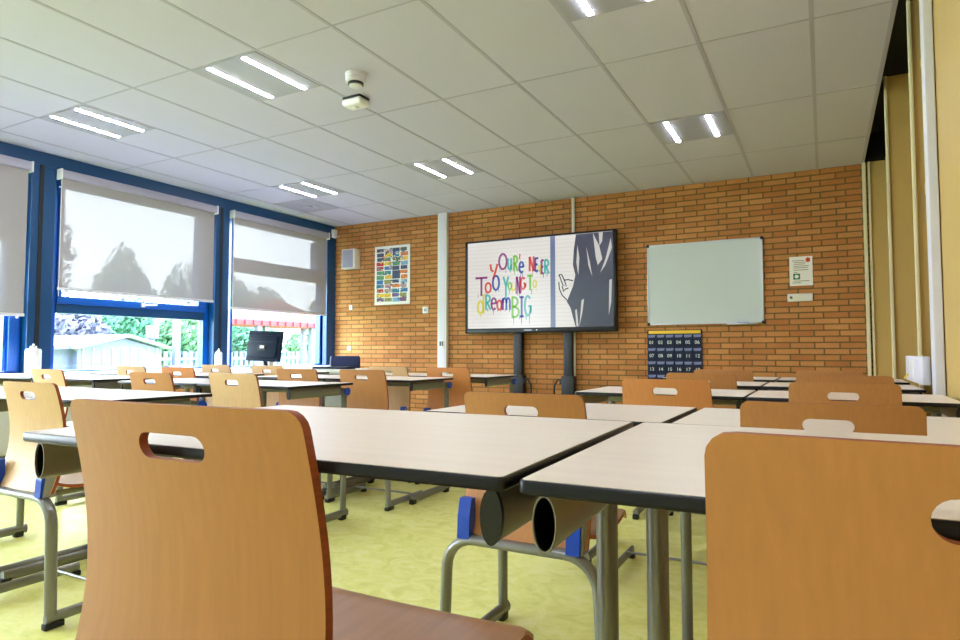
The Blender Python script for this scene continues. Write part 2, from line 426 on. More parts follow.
# ================================================================ FURNITURE
# ---- desk
def make_desk(h, w=.69, d=.50):
    if h > .8: w, d = .75, .52
    t = thing('school_desk')
    def rr(ins, z, r=.008):
        pts = []
        for cx, cy, a in ((1, 1, 0), (-1, 1, pi / 2), (-1, -1, pi), (1, -1, 3 * pi / 2)):
            for i in range(6):
                q = a + i / 5 * pi / 2
                pts.append((cx * (w / 2 - r) + (r - ins) * cos(q), cy * (d / 2 - r) + (r - ins) * sin(q), z))
        return pts
    MB().loft([rr(.003, h - .012), rr(.003, h)]).build('tabletop', 'laminate', t, smooth=False)
    e = MB(); prof = [(.003, h - .0005), (.0012, h - .0008), (0, h - .003), (0, h - .011), (.002, h - .0135), (.010, h - .0135), (.010, h - .011)]
    e.loft([rr(a, z) for a, z in prof], caps=False).build('edge_band', 'black_edge', t)
    for s in (-1, 1):
        x = s * (w / 2 - .020)
        zc = h - .016 - .025
        if s > 0:
            r = MB().tube([(x, -d / 2 + .02, zc), (x, d / 2 - .10, zc)], .0105, .0255, axis=(0, 0, 1), n=20).build('side_rail', 'grey_metal', t)
            MB().tube([(x, -d / 2 + .015, zc), (x, -d / 2 + .0205, zc)], .0115, .0265, axis=(0, 0, 1), n=20).build('end_cap', 'black_plastic', r)
        else:                                            # this rail is an open tube
            el = lambda y_, k_: [(x + .0115 * k_ * sin(2 * pi * i / 24), y_, zc + .0265 * k_ * cos(2 * pi * i / 24)) for i in range(24)]
            r = MB().loft([el(d / 2 - .10, 1), el(-d / 2 + .015, 1), el(-d / 2 + .015, .90), el(-d / 2 + .03, .90)], caps=False).build('side_rail', 'grey_metal', t)
            MB().loft([el(-d / 2 + .018, .895), el(d / 2 - .102, .895)], caps=False).loft([el(d / 2 - .104, .88), el(d / 2 - .101, .88)]).build('rail_lining', 'black_plastic', r)
        xl = s * (w / 2 - .032); MB().tube([(xl, .205, .05), (xl, .205, h - .03)], .0165, n=18).build('leg', 'grey_metal', t)
        x = xl; f = MB().tube([(x, -.20, .036), (x, .235, .036)], .015, .022, axis=(0, 0, 1), n=16).build('foot', 'grey_metal', t)
        for yy in (-.2, .19):
            MB().box(x - .016, x + .016, yy - .012, yy + .03, 0.0, .03, bevel=.006).build('foot_pad', 'black_plastic', f)
        MB().tube([(s * (w / 2 - .006), .195, h - .048), (s * (w / 2 + .004), .195, h - .048)], .0225, n=18).build('blue_cap', 'blue_plastic', t)
    MB().tube([(-w / 2 + .006, .195, h - .048), (w / 2 - .006, .195, h - .048)], .020, n=18).build('crossbar', 'grey_metal', t)
    return t

# ---- chair
def shell_back(sh, mats):
    nu, nv = 26, 18; W, z1 = (.388, .874) if sh > .47 else (.346, sh + .362); z0 = sh - .02; T = .0115; R = .019
    bm = bmesh.new(); grid = {}
    for side in (0, 1):
        for i in range(nu + 1):
            u = -cos(pi * i / nu)                       # -1..1, dense at the sides
            x = u * W / 2
            dx = max(0, abs(x) - (W / 2 - R)); top = z1 - (R - sqrt(max(0, R * R - dx * dx)))
            for j in range(nv + 1):
                sv = j / nv; z = z0 + (top - z0) * sv
                s_ = (z - z0) / (z1 - z0)
                yy = .036 * sin(pi * s_ ** .9) - .004 * s_ - .010 * (1 - s_) ** 2 - .010 * (1 - u * u) + .008
                wx = x * (1 + .065 * (1 - s_))
                grid[side, i, j] = bm.verts.new((wx, yy + side * T, z))
    def q(a, b, c, d_, mi=0):
        f = bm.faces.new((a, b, c, d_)); f.material_index = mi
    for i in range(nu):
        for j in range(nv):
            q(grid[0, i, j], grid[0, i + 1, j], grid[0, i + 1, j + 1], grid[0, i, j + 1])
            q(grid[1, i, j], grid[1, i, j + 1], grid[1, i + 1, j + 1], grid[1, i + 1, j])
    for i in range(nu):
        q(grid[0, i, nv], grid[0, i + 1, nv], grid[1, i + 1, nv], grid[1, i, nv], 1)
        q(grid[0, i, 0], grid[1, i, 0], grid[1, i + 1, 0], grid[0, i + 1, 0], 1)
    for j in range(nv):
        q(grid[0, 0, j], grid[0, 0, j + 1], grid[1, 0, j + 1], grid[1, 0, j], 1)
        q(grid[0, nu, j], grid[1, nu, j], grid[1, nu, j + 1], grid[0, nu, j + 1], 1)
    bmesh.ops.recalc_face_normals(bm, faces=bm.faces)
    me = bpy.data.meshes.new('backrest'); bm.to_mesh(me); bm.free()
    for m_ in mats: me.materials.append(MATS[m_])
    o = bpy.data.objects.new('tmp_b', me); COL.objects.link(o)
    # grip hole: stadium prism cut through
    zc = z1 - .049; hw, hr = W * .142, .0152
    pts = [(hw - hr + hr * cos(a), -.2, zc + hr * sin(a)) for a in [(-pi / 2 + pi * k / 10) for k in range(11)]] + \
          [(-hw + hr + hr * cos(a), -.2, zc + hr * sin(a)) for a in [(pi / 2 + pi * k / 10) for k in range(11)]]
    cb = MB().prism(pts, (0, .4, 0), mi=1); cut = cb.build('tmp_c', list(mats), smooth=False)
    md = o.modifiers.new('b', 'BOOLEAN'); md.operation = 'DIFFERENCE'; md.object = cut; md.solver = 'EXACT'
    res = bpy.data.meshes.new_from_object(o.evaluated_get(bpy.context.evaluated_depsgraph_get()))
    res.name = 'backrest'
    bpy.data.objects.remove(o); bpy.data.objects.remove(cut)
    res.shade_smooth()
    try: res.set_sharp_from_angle(angle=radians(35))
    except Exception: pass
    return res
def shell_seat(sh, mats):
    nu, nv = 14, 22; T = .0115
    prof = []; DP = .52 if sh > .47 else .385
    for j in range(nv + 1):
        s_ = j / nv; yy = .022 + DP * s_
        z = sh + .012 * max(0, 1 - s_ / .18) ** 2 - .008 * sin(pi * min(1, s_ / .8)) * (1 if s_ < .8 else 0)
        if s_ > .88: z -= .024 * ((s_ - .88) / .12) ** 2
        prof.append((yy, z))
    mb = MB(); bm = mb.bm; g = {}
    for side in (0, 1):
        for i in range(nu + 1):
            u = -cos(pi * i / nu)
            for j, (yy, z) in enumerate(prof):
                s_ = j / nv
                W = (.232 if sh > .47 else .178) + .012 * sin(pi * s_)
                dxr = .03; over = max(0, abs(u) * W - (W - dxr)); yf = yy
                if s_ > .6: yf = yy - (s_ - .6) / .4 * (dxr - sqrt(max(0, dxr ** 2 - over ** 2)))
                g[side, i, j] = bm.verts.new((u * W, yf, z - side * T + .004 * u * u))
    def q(a, b, c, d_, mi=0):
        f = bm.faces.new((a, b, c, d_)); f.material_index = mi
    for i in range(nu):
        for j in range(nv):
            q(g[0, i, j], g[0, i + 1, j], g[0, i + 1, j + 1], g[0, i, j + 1]); q(g[1, i, j], g[1, i, j + 1], g[1, i + 1, j + 1], g[1, i + 1, j])
        q(g[0, i, nv], g[0, i + 1, nv], g[1, i + 1, nv], g[1, i, nv], 1); q(g[0, i, 0], g[1, i, 0], g[1, i + 1, 0], g[0, i + 1, 0], 1)
    for j in range(nv):
        q(g[0, 0, j], g[0, 0, j + 1], g[1, 0, j + 1], g[1, 0, j], 1); q(g[0, nu, j], g[1, nu, j], g[1, nu, j + 1], g[0, nu, j + 1], 1)
    return mb
def make_chair(sh, wood):
    t = thing('school_chair')
    me = shell_back(sh, (wood, 'ply_edge'))
    b = bpy.data.objects.new('backrest', me); COL.objects.link(b); b.parent = t
    shell_seat(sh, None).build('seat', ['seat_ply' if wood == 'beech' else wood, 'ply_edge'], t)
    zt = sh - .034; X = .215; R = .085
    path = [(-X - .012, -.012, .035)] + [(-X, -.012, zt - R)] + arc((-X + R, zt - R), R, pi, pi / 2, 7, y=-.012)[1:] + \
           arc((X - R, zt - R), R, pi / 2, 0, 7, y=-.012) + [(X + .012, -.012, .035)]
    MB().tube(path, .0135, .020, axis=(0, 1, 0), n=16).build('rear_frame', 'chair_metal', t)
    for s in (-1, 1):
        f = MB().tube([(s * (X + .012), -.03, .036), (s * (X + .012), .34, .036)], .0105, .019, axis=(0, 0, 1), n=14).build('foot', 'chair_metal', t)
        MB().box(s * (X + .012) - .014, s * (X + .012) + .014, -.035, .03, 0, .022, bevel=.005).build('foot_pad', 'black_plastic', f)
        MB().box(s * (X + .012) - .014, s * (X + .012) + .014, .31, .345, 0, .022, bevel=.005).build('foot_pad', 'black_plastic', f)
        MB().tube([(s * .12, 0, zt), (s * .12, .30, zt + .002)], .011, n=12).build('seat_support', 'chair_metal', t)
        c = MB().prism([(s * .137, -.030, sh - .03), (s * .137, -.026, sh + .03), (s * .137, -.014, sh + .075), (s * .137, .008, sh + .075), (s * .137, .010, sh - .03)], (s * .036, 0, 0))
        c.build('clip', 'blue_plastic', t, smooth=False)
        MB().prism([(s * .173, -.022, sh - .03), (s * .173, -.010, sh + .065), (s * .173, .016, sh + .065), (s * .173, .022, sh - .03)], (s * .005, 0, 0)).build('clip_liner', 'clip_grey', t, smooth=False)
    MB().tube([(-X - .01, .24, .05), (X + .01, .24, .05)], .006, n=10).build('stretcher', 'chair_metal', t)
    return t

DG = 'school desks with pale tops and black edges'
CG = 'beech plywood school chairs'
desk_hi = None; desks = {}; chairs = {}
def desk(h, x, y, rz, label):
    key = h
    if key not in desks: desks[key] = o = make_desk(h)
    else: o = copy_tree(desks[key])
    o.location = (x, y, 0); o.rotation_euler = (0, 0, radians(rz)); tag(o, label, 'desk', DG)
    return o
def chair(sh, wood, x, y, rz, label):
    key = (sh, wood)
    if key not in chairs: chairs[key] = o = make_chair(sh, wood)
    else: o = copy_tree(chairs[key])
    o.location = (x, y, 0); o.rotation_euler = (0, 0, radians(rz)); tag(o, label, 'chair', CG)
    return o

H2 = .76
# right-hand block, front to back (x centre, y centre)
desk(.820, -.641, .770, 2, 'nearest pale desk in the middle, its black corner above the dark tube end')
desk(.820, .122, .795, 2, 'nearest pale topped desk at the lower right, behind the large cut-off chair back')
desk(H2, -.70, 1.85, 0, 'pale desk just behind the nearest middle desk, a chair back standing in front of it')
desk(H2, .01, 1.85, 0, 'pale second row desk at the right edge, behind the widest chair back')
desk(H2, -.622, 2.92, 0, 'pale desk in front of the number pockets, with the orange chair tucked in')
desk(H2, .075, 2.92, 0, 'pale desk in the third row reaching the right wall')
desk(H2, -.637, 3.80, 0, 'pale desk in the fourth row, left of the gap, below the whiteboard')
desk(H2, .062, 3.80, 0, 'pale desk in the fourth row against the white post of the right wall')
desk(H2, -.62, 4.62, 0, 'farthest pale desk under the whiteboard, left of the gap')
desk(H2, .08, 4.62, 0, 'farthest pale desk of the right-hand rows, in the right corner')
# left-hand block
desk(H2, -2.60, 1.59, 0, 'pale desk with a round blue cap, nearest of the left-hand rows')
desk(H2, -3.30, 1.59, 0, 'pale desk at the left edge, cut off by the picture, nearest left-hand row')
desk(H2, -2.70, 2.62, 0, 'pale desk ending above the large near chair, second in the left-hand rows beside the aisle')
desk(H2, -3.40, 2.62, 0, 'pale desk in the second left-hand row, left half, two chairs tucked at its row')
desk(H2, -2.56, 3.50, 0, 'pale desk by the aisle in the third left-hand row, right of the glare-paled chair back')
desk(H2, -3.26, 3.50, 0, 'pale desk in the third left-hand row, left of the aisle desk')
desk(H2, -2.39, 4.16, 0, 'pale desk ending just left of the display stand')
desk(H2, -3.09, 4.16, 0, 'pale desk in front of the cable duct, last left-hand row')
# window-side block
desk(H2, -5.08, 2.64, 0, 'pale desk by the window at the left picture edge, below the first white bottle')
desk(H2, -4.38, 2.64, 0, 'pale desk by the window, in front of the white shed')
desk(H2, -4.95, 3.42, 0, 'pale desk in the second window-side row, behind the orange chair')
desk(H2, -4.25, 3.42, 0, 'pale desk in the second window-side row, nearer the aisle')
desk(H2, -4.85, 4.06, 0, 'pale desk below the second white bottle by the window')
desk(H2, -4.15, 4.06, 0, 'pale desk between the window and the teacher desk, third window-side row')

chair(.482, 'beech', -.656, .472, 1, 'large near chair at lower left with the whole wooden back and seat edge showing')
chair(.482, 'beech', .113, .500, 0, 'large near chair at lower right, its wooden back cut off by the picture edge')
SH = .462
chair(SH, 'beech', -.712, 1.545, 0, 'wooden chair right behind the nearest middle desk, blue clips showing under the desk')
chair(SH, 'beech', .003, 1.545, 0, 'widest of the chair backs in the right-hand column, directly behind the near right desk')
chair(SH, 'beech_orange', -.565, 2.60, 0, 'orange wooden chair in front of the dark number pockets')
chair(SH, 'beech', .055, 2.60, 0, 'second chair back in the right-hand column, grip hole showing white')
chair(SH, 'beech', -.57, 3.46, 0, 'beech chair just right of the number pockets, behind the orange chair')
chair(SH, 'beech', .10, 3.42, 0, 'third chair back in the right-hand column, ending at the wall post')
chair(SH, 'beech', -.56, 4.22, 0, 'farthest beech chair beneath the whiteboard, only its top edge showing')
chair(SH, 'beech', .02, 4.26, 0, 'farthest chair back in the right-hand column, only its top showing')
chair(SH, 'beech_glare', -2.55, 1.27, 0, 'glare-paled wooden chair at the left edge standing in full view with blue clips')
chair(SH, 'beech', -3.20, 2.19, 0, 'small beech chair back at the middle of the white shed view')
chair(SH, 'beech_glare', -2.67, 2.28, 0, 'beech chair left of the round blue desk cap, above the large near chair')
chair(SH, 'beech', -3.05, 3.12, 0, 'beech chair below the monitor, right of the glare-whitened chair back')
chair(SH, 'beech', -2.51, 3.12, 0, 'beech chair beside the aisle beneath the dark office chair')
chair(SH, 'beech_orange', -2.33, 3.84, 0, 'orange wooden chair in front of the white cable duct')
chair(SH, 'beech_glare', -2.86, 3.86, 0, 'glare-paled chair mostly hidden behind the beech aisle chair')
chair(SH, 'beech_glare', -4.36, 2.28, 0, 'small glare-paled chair below the first white bottle')
chair(SH, 'beech_glare', -4.70, 3.06, 0, 'small glare-paled chair below the shed, left of the small orange one')
chair(SH, 'beech_orange', -4.10, 3.02, 0, 'small orange chair at the right end of the shed')
chair(SH, 'beech_glare', -4.58, 3.74, 0, 'small glare-paled chair directly below the second white bottle')
chair(SH, 'beech_glare', -3.97, 3.74, 0, 'glare-paled chair below the computer monitor base')

# ---- teacher desk, monitor, office chair
t = thing('teacher_desk', 'long white teacher desk under the window carrying the monitor', 'desk', (-4.52, 5.05, 0))
MB().box(-.78, .78, -.40, .40, .735, .76, bevel=.004).build('desktop', 'white_paint', t)
MB().box(-.74, .74, .30, .32, .35, .735).build('modesty_panel', 'clip_grey', t, smooth=False)
for sx in (-1, 1):
    for sy in (-1, 1):
        MB().box(sx * .74 - .02, sx * .74 + .02, sy * .36 - .02, sy * .36 + .02, 0, .735, bevel=.003).build('leg', 'grey_metal', t)
t = thing('computer_monitor', 'black computer monitor seen from behind on the teacher desk', 'monitor', (-5.24, 4.90, .76), radians(8))
MB().box(-.13, .13, -.09, .10, 0, .012, bevel=.005).build('base', 'monitor_black', t)
MB().tube([(0, .05, .01), (0, .02, .10), (0, -.015, .20)], .022, .012, axis=(0, 1, 0)).build('stand', 'monitor_black', t)
p = MB().box(-.21, .21, -.022, .022, -.16, .16, bevel=.006).box(-.18, .18, -.045, -.02, -.13, .11, bevel=.012).build('screen_housing', 'monitor_black', t)
p.location = (0, .02, .235); p.rotation_euler = (radians(-8), radians(2), 0)
MB().box(-.18, .18, -.047, -.044, .04, .044).box(-.05, .05, -.052, -.044, -.05, .01, bevel=.003).build('vent_panel', 'black_plastic', p, smooth=False)
MB().box(-.02, .03, -.056, -.051, -.03, 0).build('sticker', 'white_plastic', p, smooth=False)
MB().box(-.195, .195, .0205, .0225, -.145, .148).build('screen_glass', 'black_edge', p, smooth=False)
t = thing('office_chair', 'dark blue padded office chair in front of the brick wall', 'office chair', (-4.92, 5.82, 0), radians(38))
MB().box(-.225, .225, -.23, .23, .44, .51, bevel=.03, segs=4).build('seat', 'office_blue', t)
b = MB().box(-.18, .18, -.035, .035, -.21, .18, bevel=.032, segs=5).build('backrest', 'office_blue', t); b.location = (0, .27, .71); b.rotation_euler = (radians(-10), 0, 0)
MB().tube([(0, .10, .44), (0, .27, .45), (0, .31, .62)], .02).build('back_bracket', 'black_plastic', t)
MB().tube([(0, 0, .08), (0, 0, .44)], .025).build('gas_column', 'black_plastic', t)
for k in range(5):
    a = 2 * pi * k / 5 + .3
    l = MB().tube([(0, 0, .11), (.27 * cos(a), .27 * sin(a), .07)], .018, .014).build('star_leg', 'black_plastic', t)
    MB().tube([(.27 * cos(a) - .012 * sin(a), .27 * sin(a) + .012 * cos(a), .03), (.27 * cos(a) + .012 * sin(a), .27 * sin(a) - .012 * cos(a), .03)], .03, n=14).build('castor', 'black_plastic', l)
def bottle(x, y, z, h, r, label, cat='bottle'):
    t = thing('pump_bottle', label, cat, (x, y, z))
    MB().lathe([(r * .9, 0), (r, .006), (r, h * .74), (r * .9, h * .80), (r * .35, h * .83), (.001, h * .831)]).build('bottle_body', 'white_plastic', t)
    MB().lathe([(r * .42, h * .82), (r * .42, h * .9), (r * .15, h * .91), (r * .15, h * .97), (.001, h * .97)]).tube([(0, 0, h * .955), (.015, -.01, h * .96), (.04, -.025, h * .95)], .006, n=8).build('pump_head', 'white_plastic', t)
    MB().lathe([(r * 1.01, h * .2), (r * 1.015, h * .21), (r * 1.015, h * .6), (r * 1.01, h * .61)]).build('bottle_label', 'paper', t)
bottle(-6.20, 3.14, .743, .27, .062, 'large white pump bottle on the window ledge, left of the shed')
bottle(-6.20, 5.12, .743, .235, .040, 'white pump bottle on the window ledge, between the two right windows')
bottle(-5.36, 5.12, .76, .19, .032, 'slim pale bottle on the teacher desk beside the monitor')
t = thing('keyboard', 'flat dark keyboard on the teacher desk right of the monitor', 'keyboard', (-4.45, 5.1, .76), radians(5))
MB().box(-.22, .22, -.07, .07, 0, .018, bevel=.004).build('case', 'monitor_black', t)
MB().box(-.21, .21, -.06, .06, .018, .024).build('keys', 'black_plastic', t, smooth=False)

# ================================================================ ON THE BRICK WALL
# ---- display on its lift stand
dsp = thing('wall_display', 'large black framed display showing rainbow lettering and a dark figure', 'display', (-3.027, 7.07, 1.2))
MB().box(-.975, .975, 0, .075, -.035, 1.13, bevel=.006).build('housing', 'black_plastic', dsp)
fr = MB().box(-.975, -.945, -.02, .001, -.035, 1.13, bevel=.003).box(.942, .975, -.02, .001, -.035, 1.13, bevel=.003).box(-.95, .95, -.02, .001, 1.108, 1.13, bevel=.003).box(-.95, .95, -.02, .001, -.035, .025, bevel=.003).build('bezel', 'black_edge', dsp)
MB().box(-.16, -.06, -.0215, -.0195, -.006, .0).box(.00, .012, -.0215, -.0195, -.009, .003).build('control_strip', 'alu', fr, smooth=False)
MB().box(-.947, .944, -.006, .002, .022, 1.11).build('screen', 'screen_white', dsp, smooth=False)
ln = MB()
for k in range(22):
    z = .05 + k * .048; ln.box(-.946, .943, -.0066, -.0058, z, z + .004)
pic = ln.build('screen_picture', 'screen_line', dsp, smooth=False)
def wp(x, z): return (x + 3.027, z - 1.2)
def flat(pts, m, name, par, y=-.0075, th=.0012):
    q = [(wp(a, b)[0], y, wp(a, b)[1]) for a, b in pts]
    bm_ = MB(); bm_.prism(q, (0, th, 0)); bmesh.ops.triangulate(bm_.bm, faces=bm_.bm.faces)
    return bm_.build(name, m, par, smooth=False)
flat([(-2.847, 2.309), (-2.785, 2.309), (-2.785, 1.225), (-2.847, 1.225)], 'screen_bar', 'picture_bar', pic)
coat = flat([(-2.525, 2.305), (-2.552, 2.122), (-2.564, 1.947), (-2.535, 1.828), (-2.566, 1.698), (-2.645, 1.526), (-2.599, 1.451), (-2.557, 1.333), (-2.535, 1.224), (-2.087, 1.224), (-2.087, 2.305)], 'screen_dark', 'picture_figure', pic, y=-.0078)
hl = flat([(-2.745, 1.84), (-2.705, 1.846), (-2.671, 1.776), (-2.621, 1.78), (-2.591, 1.728), (-2.609, 1.685), (-2.566, 1.698), (-2.635, 1.54), (-2.691, 1.586), (-2.734, 1.676), (-2.74, 1.751)], 'screen_white', 'picture_hand', pic, y=-.0084)
st = MB()
def ribbon(mb, pts, w, y=-.0092, th=.001, mi=0, taper=False):
    """a flat brush stroke in the wall plane"""
    pts = [Vector(p) for p in pts]; L = []; Rr = []
    for i, p in enumerate(pts):
        a = pts[max(0, i - 1)]; b = pts[min(len(pts) - 1, i + 1)]; t_ = (b - a)
        if t_.length < 1e-6: t_ = Vector((0, 1))
        t_.normalize(); n_ = Vector((-t_.y, t_.x)) * w / 2
        if taper: n_ *= 1 - .6 * i / (len(pts) - 1)
        L.append(p + n_); Rr.append(p - n_)
    for i in range(len(pts) - 1):
        q = [(v_.x, y, v_.y) for v_ in (L[i], L[i + 1], Rr[i + 1], Rr[i])]
        mb.prism(q, (0, th, 0), mi=mi)
for pl in ([(-2.745, 1.84), (-2.705, 1.846), (-2.671, 1.776), (-2.645, 1.70), (-2.69, 1.72), (-2.735, 1.84)], [(-2.74, 1.76), (-2.734, 1.676), (-2.70, 1.60), (-2.64, 1.54)],
           [(-2.671, 1.776), (-2.621, 1.78), (-2.56, 1.76)], [(-2.70, 1.71), (-2.68, 1.64), (-2.66, 1.67), (-2.62, 1.68)]):
    ribbon(st, [wp(*p) for p in pl], .014)
st.build('picture_outline', 'screen_black', pic, smooth=False)
for pl in ([(-2.507, 2.177), (-2.484, 2.029), (-2.498, 1.826), (-2.521, 1.973)], [(-2.319, 2.303), (-2.246, 2.156), (-2.21, 1.995), (-2.263, 1.927), (-2.286, 2.015), (-2.303, 2.161)],
           [(-2.108, 2.231), (-2.097, 2.116), (-2.175, 1.921), (-2.235, 1.839), (-2.168, 2.007)], [(-2.461, 1.533), (-2.431, 1.546), (-2.453, 1.388), (-2.491, 1.228), (-2.471, 1.389)],
           [(-2.40, 2.15), (-2.36, 1.98), (-2.33, 1.80), (-2.375, 1.93)], [(-2.25, 2.303), (-2.20, 2.303), (-2.21, 2.2), (-2.24, 2.15)], [(-2.13, 1.75), (-2.10, 1.76), (-2.11, 1.5), (-2.14, 1.35)],
           [(-2.54, 1.42), (-2.52, 1.43), (-2.50, 1.23), (-2.525, 1.23)]):
    flat(pl, 'screen_line', 'picture_highlight', pic, y=-.0092, th=.001)
def ell(cx, cy, rx, ry, a0=0, a1=2 * pi, n=14): return [(cx + rx * cos(a0 + (a1 - a0) * i / n), cy + ry * sin(a0 + (a1 - a0) * i / n)) for i in range(n + 1)]
GL = {
 'y': [[(0, 1), (.12, .62), (.45, .5)], [(1, 1), (.72, .5), (.35, .0)]],
 'O': [ell(.5, .5, .45, .47)], 'o': [ell(.5, .45, .42, .42)],
 'u': [[(.05, 1), (.05, .45)] + ell(.45, .45, .4, .35, pi, 2 * pi, 8) + [(.9, 1)], [(.9, .5), (.9, 0)]],
 'R': [[(.12, 0), (.12, 1)], [(.12, 1)] + ell(.3, .76, .55, .24, pi / 2, -pi / 2, 8) + [(.12, .5)], [(.35, .5), (.95, 0)]],
 "'": [[(.7, 1), (.4, 0)]],
 'e': [[(.12, .52), (.88, .55)] + ell(.5, .5, .42, .46, .1, 1.75 * pi, 14)],
 'N': [[(.1, 0), (.1, 1)], [(.1, 1), (.9, 0)], [(.9, 0), (.9, 1)]],
 'E': [[(.15, 0), (.15, 1)], [(.1, 1), (.95, 1)], [(.15, .52), (.8, .52)], [(.1, .03), (.95, .03)]],
 'V': [[(0, 1), (.5, 0)], [(.5, 0), (1, 1)]],
 'T': [[(0, .97), (1, .97)], [(.5, 1), (.5, 0)]],
 'Y': [[(0, 1), (.5, .55)], [(1, 1), (.5, .5), (.5, 0)]],
 'G': [ell(.52, .5, .46, .47, .25 * pi, 2 * pi, 14), [(.98, .48), (.6, .48)], [(.95, .5), (.95, .15)]],
 'd': [ell(.45, .32, .4, .31), [(.9, 1), (.9, 0)]],
 'a': [ell(.45, .42, .4, .4), [(.88, .85), (.9, 0)]],
 'm': [[(.06, .95), (.06, 0)], [(.06, .6)] + ell(.28, .6, .21, .33, pi, 0, 8) + [(.5, 0)], [(.5, .6)] + ell(.72, .6, .21, .33, pi, 0, 8) + [(.94, 0)]],
 'B': [[(.1, 0), (.1, 1)], [(.1, .97)] + ell(.3, .75, .5, .22, pi / 2, -pi / 2, 8) + [(.1, .53)], [(.1, .5)] + ell(.35, .26, .6, .24, pi / 2, -pi / 2, 8) + [(.1, .02)]],
 'I': [[(.5, 1), (.5, 0)], [(.1, .97), (.9, .97)], [(.1, .03), (.9, .03)]],
}
LET = [('y', -3.648, 1.835, 0.098, 0.191, 'red'), ('O', -3.533, 1.947, 0.117, 0.203, 'purple'), ('u', -3.406, 1.933, 0.051, 0.151, 'teal'), ('R', -3.331, 1.919, 0.061, 0.189, 'green'), ("'", -3.257, 2.068, 0.02, 0.06, 'red'), ('e', -3.257, 1.893, 0.067, 0.139, 'blue'),
 ('N', -3.121, 1.907, 0.066, 0.177, 'red'), ('E', -3.049, 1.902, 0.05, 0.157, 'blue'), ('V', -2.997, 1.89, 0.03, 0.088, 'yellow'), ('E', -2.965, 1.867, 0.036, 0.163, 'purple'), ('R', -2.923, 1.865, 0.062, 0.167, 'teal'),
 ('T', -3.861, 1.634, 0.171, 0.234, 'purple'), ('o', -3.726, 1.67, 0.092, 0.143, 'red'), ('O', -3.62, 1.696, 0.098, 0.188, 'blue'), ('Y', -3.468, 1.603, 0.069, 0.259, 'teal'), ('o', -3.406, 1.693, 0.051, 0.105, 'green'), ('u', -3.356, 1.675, 0.058, 0.104, 'yellow'), ('N', -3.292, 1.641, 0.054, 0.211, 'purple'), ('G', -3.238, 1.691, 0.067, 0.149, 'red'),
 ('T', -3.145, 1.675, 0.073, 0.184, 'green'), ('o', -3.073, 1.707, 0.049, 0.103, 'yellow'), ('d', -3.832, 1.413, 0.096, 0.248, 'yellow'), ('R', -3.719, 1.456, 0.077, 0.185, 'teal'), ('e', -3.641, 1.454, 0.08, 0.152, 'purple'), ('a', -3.558, 1.451, 0.076, 0.146, 'red'), ('m', -3.482, 1.449, 0.109, 0.156, 'blue'),
 ('B', -3.356, 1.353, 0.101, 0.256, 'green'), ('I', -3.259, 1.357, 0.074, 0.249, 'blue'), ('G', -3.186, 1.364, 0.087, 0.254, 'teal')]
cols = ['red', 'purple', 'teal', 'green', 'blue', 'yellow']
lt = MB(); random.seed(4)
for ch, x, z, w_, h_, c in LET:
    lw = .027 if h_ > .13 else .019
    for s_ in GL[ch]:
        ribbon(lt, [wp(x + a * w_, z + b * h_) for a, b in s_], lw, mi=cols.index(c))
    for _ in range(2):                                   # paint drips
        dx = random.uniform(.1, .9) * w_; dl = random.uniform(.03, .07)
        a = wp(x + dx, z + .1 * h_); ribbon(lt, [a, (a[0], a[1] - dl)], .006, y=-.0089, mi=cols.index(c))
for x, c, dl in ((-3.33, 'green', .11), (-3.225, 'blue', .10), (-3.12, 'teal', .10)):
    a = wp(x, 1.37); ribbon(lt, [a, (a[0], a[1] - dl)], .012, mi=cols.index(c), taper=True)
lt.build('picture_lettering', ['screen_' + c for c in cols], pic, smooth=False)

st = thing('display_stand', 'black twin column lift stand under the large display', 'display stand', (-2.99, 7.17, 0))
for s in (-1, 1):
    c = MB().box(s * .325 - .055, s * .325 + .055, -.03, .05, 0, 1.7, bevel=.006).box(s * .325 - .03, s * .325 - .024, -.034, -.03, .1, 1.7).build('column', 'black_plastic', st)
    MB().box(s * .325 - .078, s * .325 + .078, -.045, .06, 0, .65, bevel=.008).build('column_base', 'black_plastic', st)
    h = s * .325 - s * .085
    MB().tube([(h, -.02, 0.61), (h - s * .05, -.02, 0.60), (h - s * .09, -.02, 0.53), (h - s * .09, -.02, 0.44), (h - s * .05, -.02, 0.36), (h, -.02, 0.35)], .010).box(h - .02, h + .02, -.035, .005, .35, .41, bevel=.004).box(h - .02, h + .02, -.035, .005, .55, .61, bevel=.004).build('handle', 'black_plastic', st)
# ---- whiteboard
t = thing('whiteboard', 'blank white board with silver frame on the brick wall', 'whiteboard', (-1.14, 7.24, EYE + .75))
MB().box(-.59, .59, -.016, -.002, -.44, .44).build('writing_surface', 'whiteboard', t, smooth=False)
MB().box(-.60, -.585, -.022, -.001, -.45, .45, bevel=.003).box(.585, .60, -.022, -.001, -.45, .45, bevel=.003).box(-.60, .60, -.022, -.001, .435, .45, bevel=.003).box(-.60, .60, -.022, -.001, -.45, -.435, bevel=.003).build('frame', 'alu', t)
for sx in (-1, 1):
    for sz in (-1, 1): MB().box(sx * .59 - .016, sx * .59 + .016, -.025, 0, sz * .44 - .016, sz * .44 + .016, bevel=.005).build('corner_cap', 'black_plastic', t)
MB().box(.24, .54, -.075, -.015, -.462, -.452, bevel=.002).box(.24, .54, -.077, -.071, -.462, -.444, bevel=.002).build('pen_tray', 'alu', t)
tag(MB().tube([(-.80, 7.195, EYE + .305), (-.68, 7.195, EYE + .305)], .008).build('marker_pen', 'blue_plastic'), 'blue marker lying in the whiteboard pen tray', 'marker')
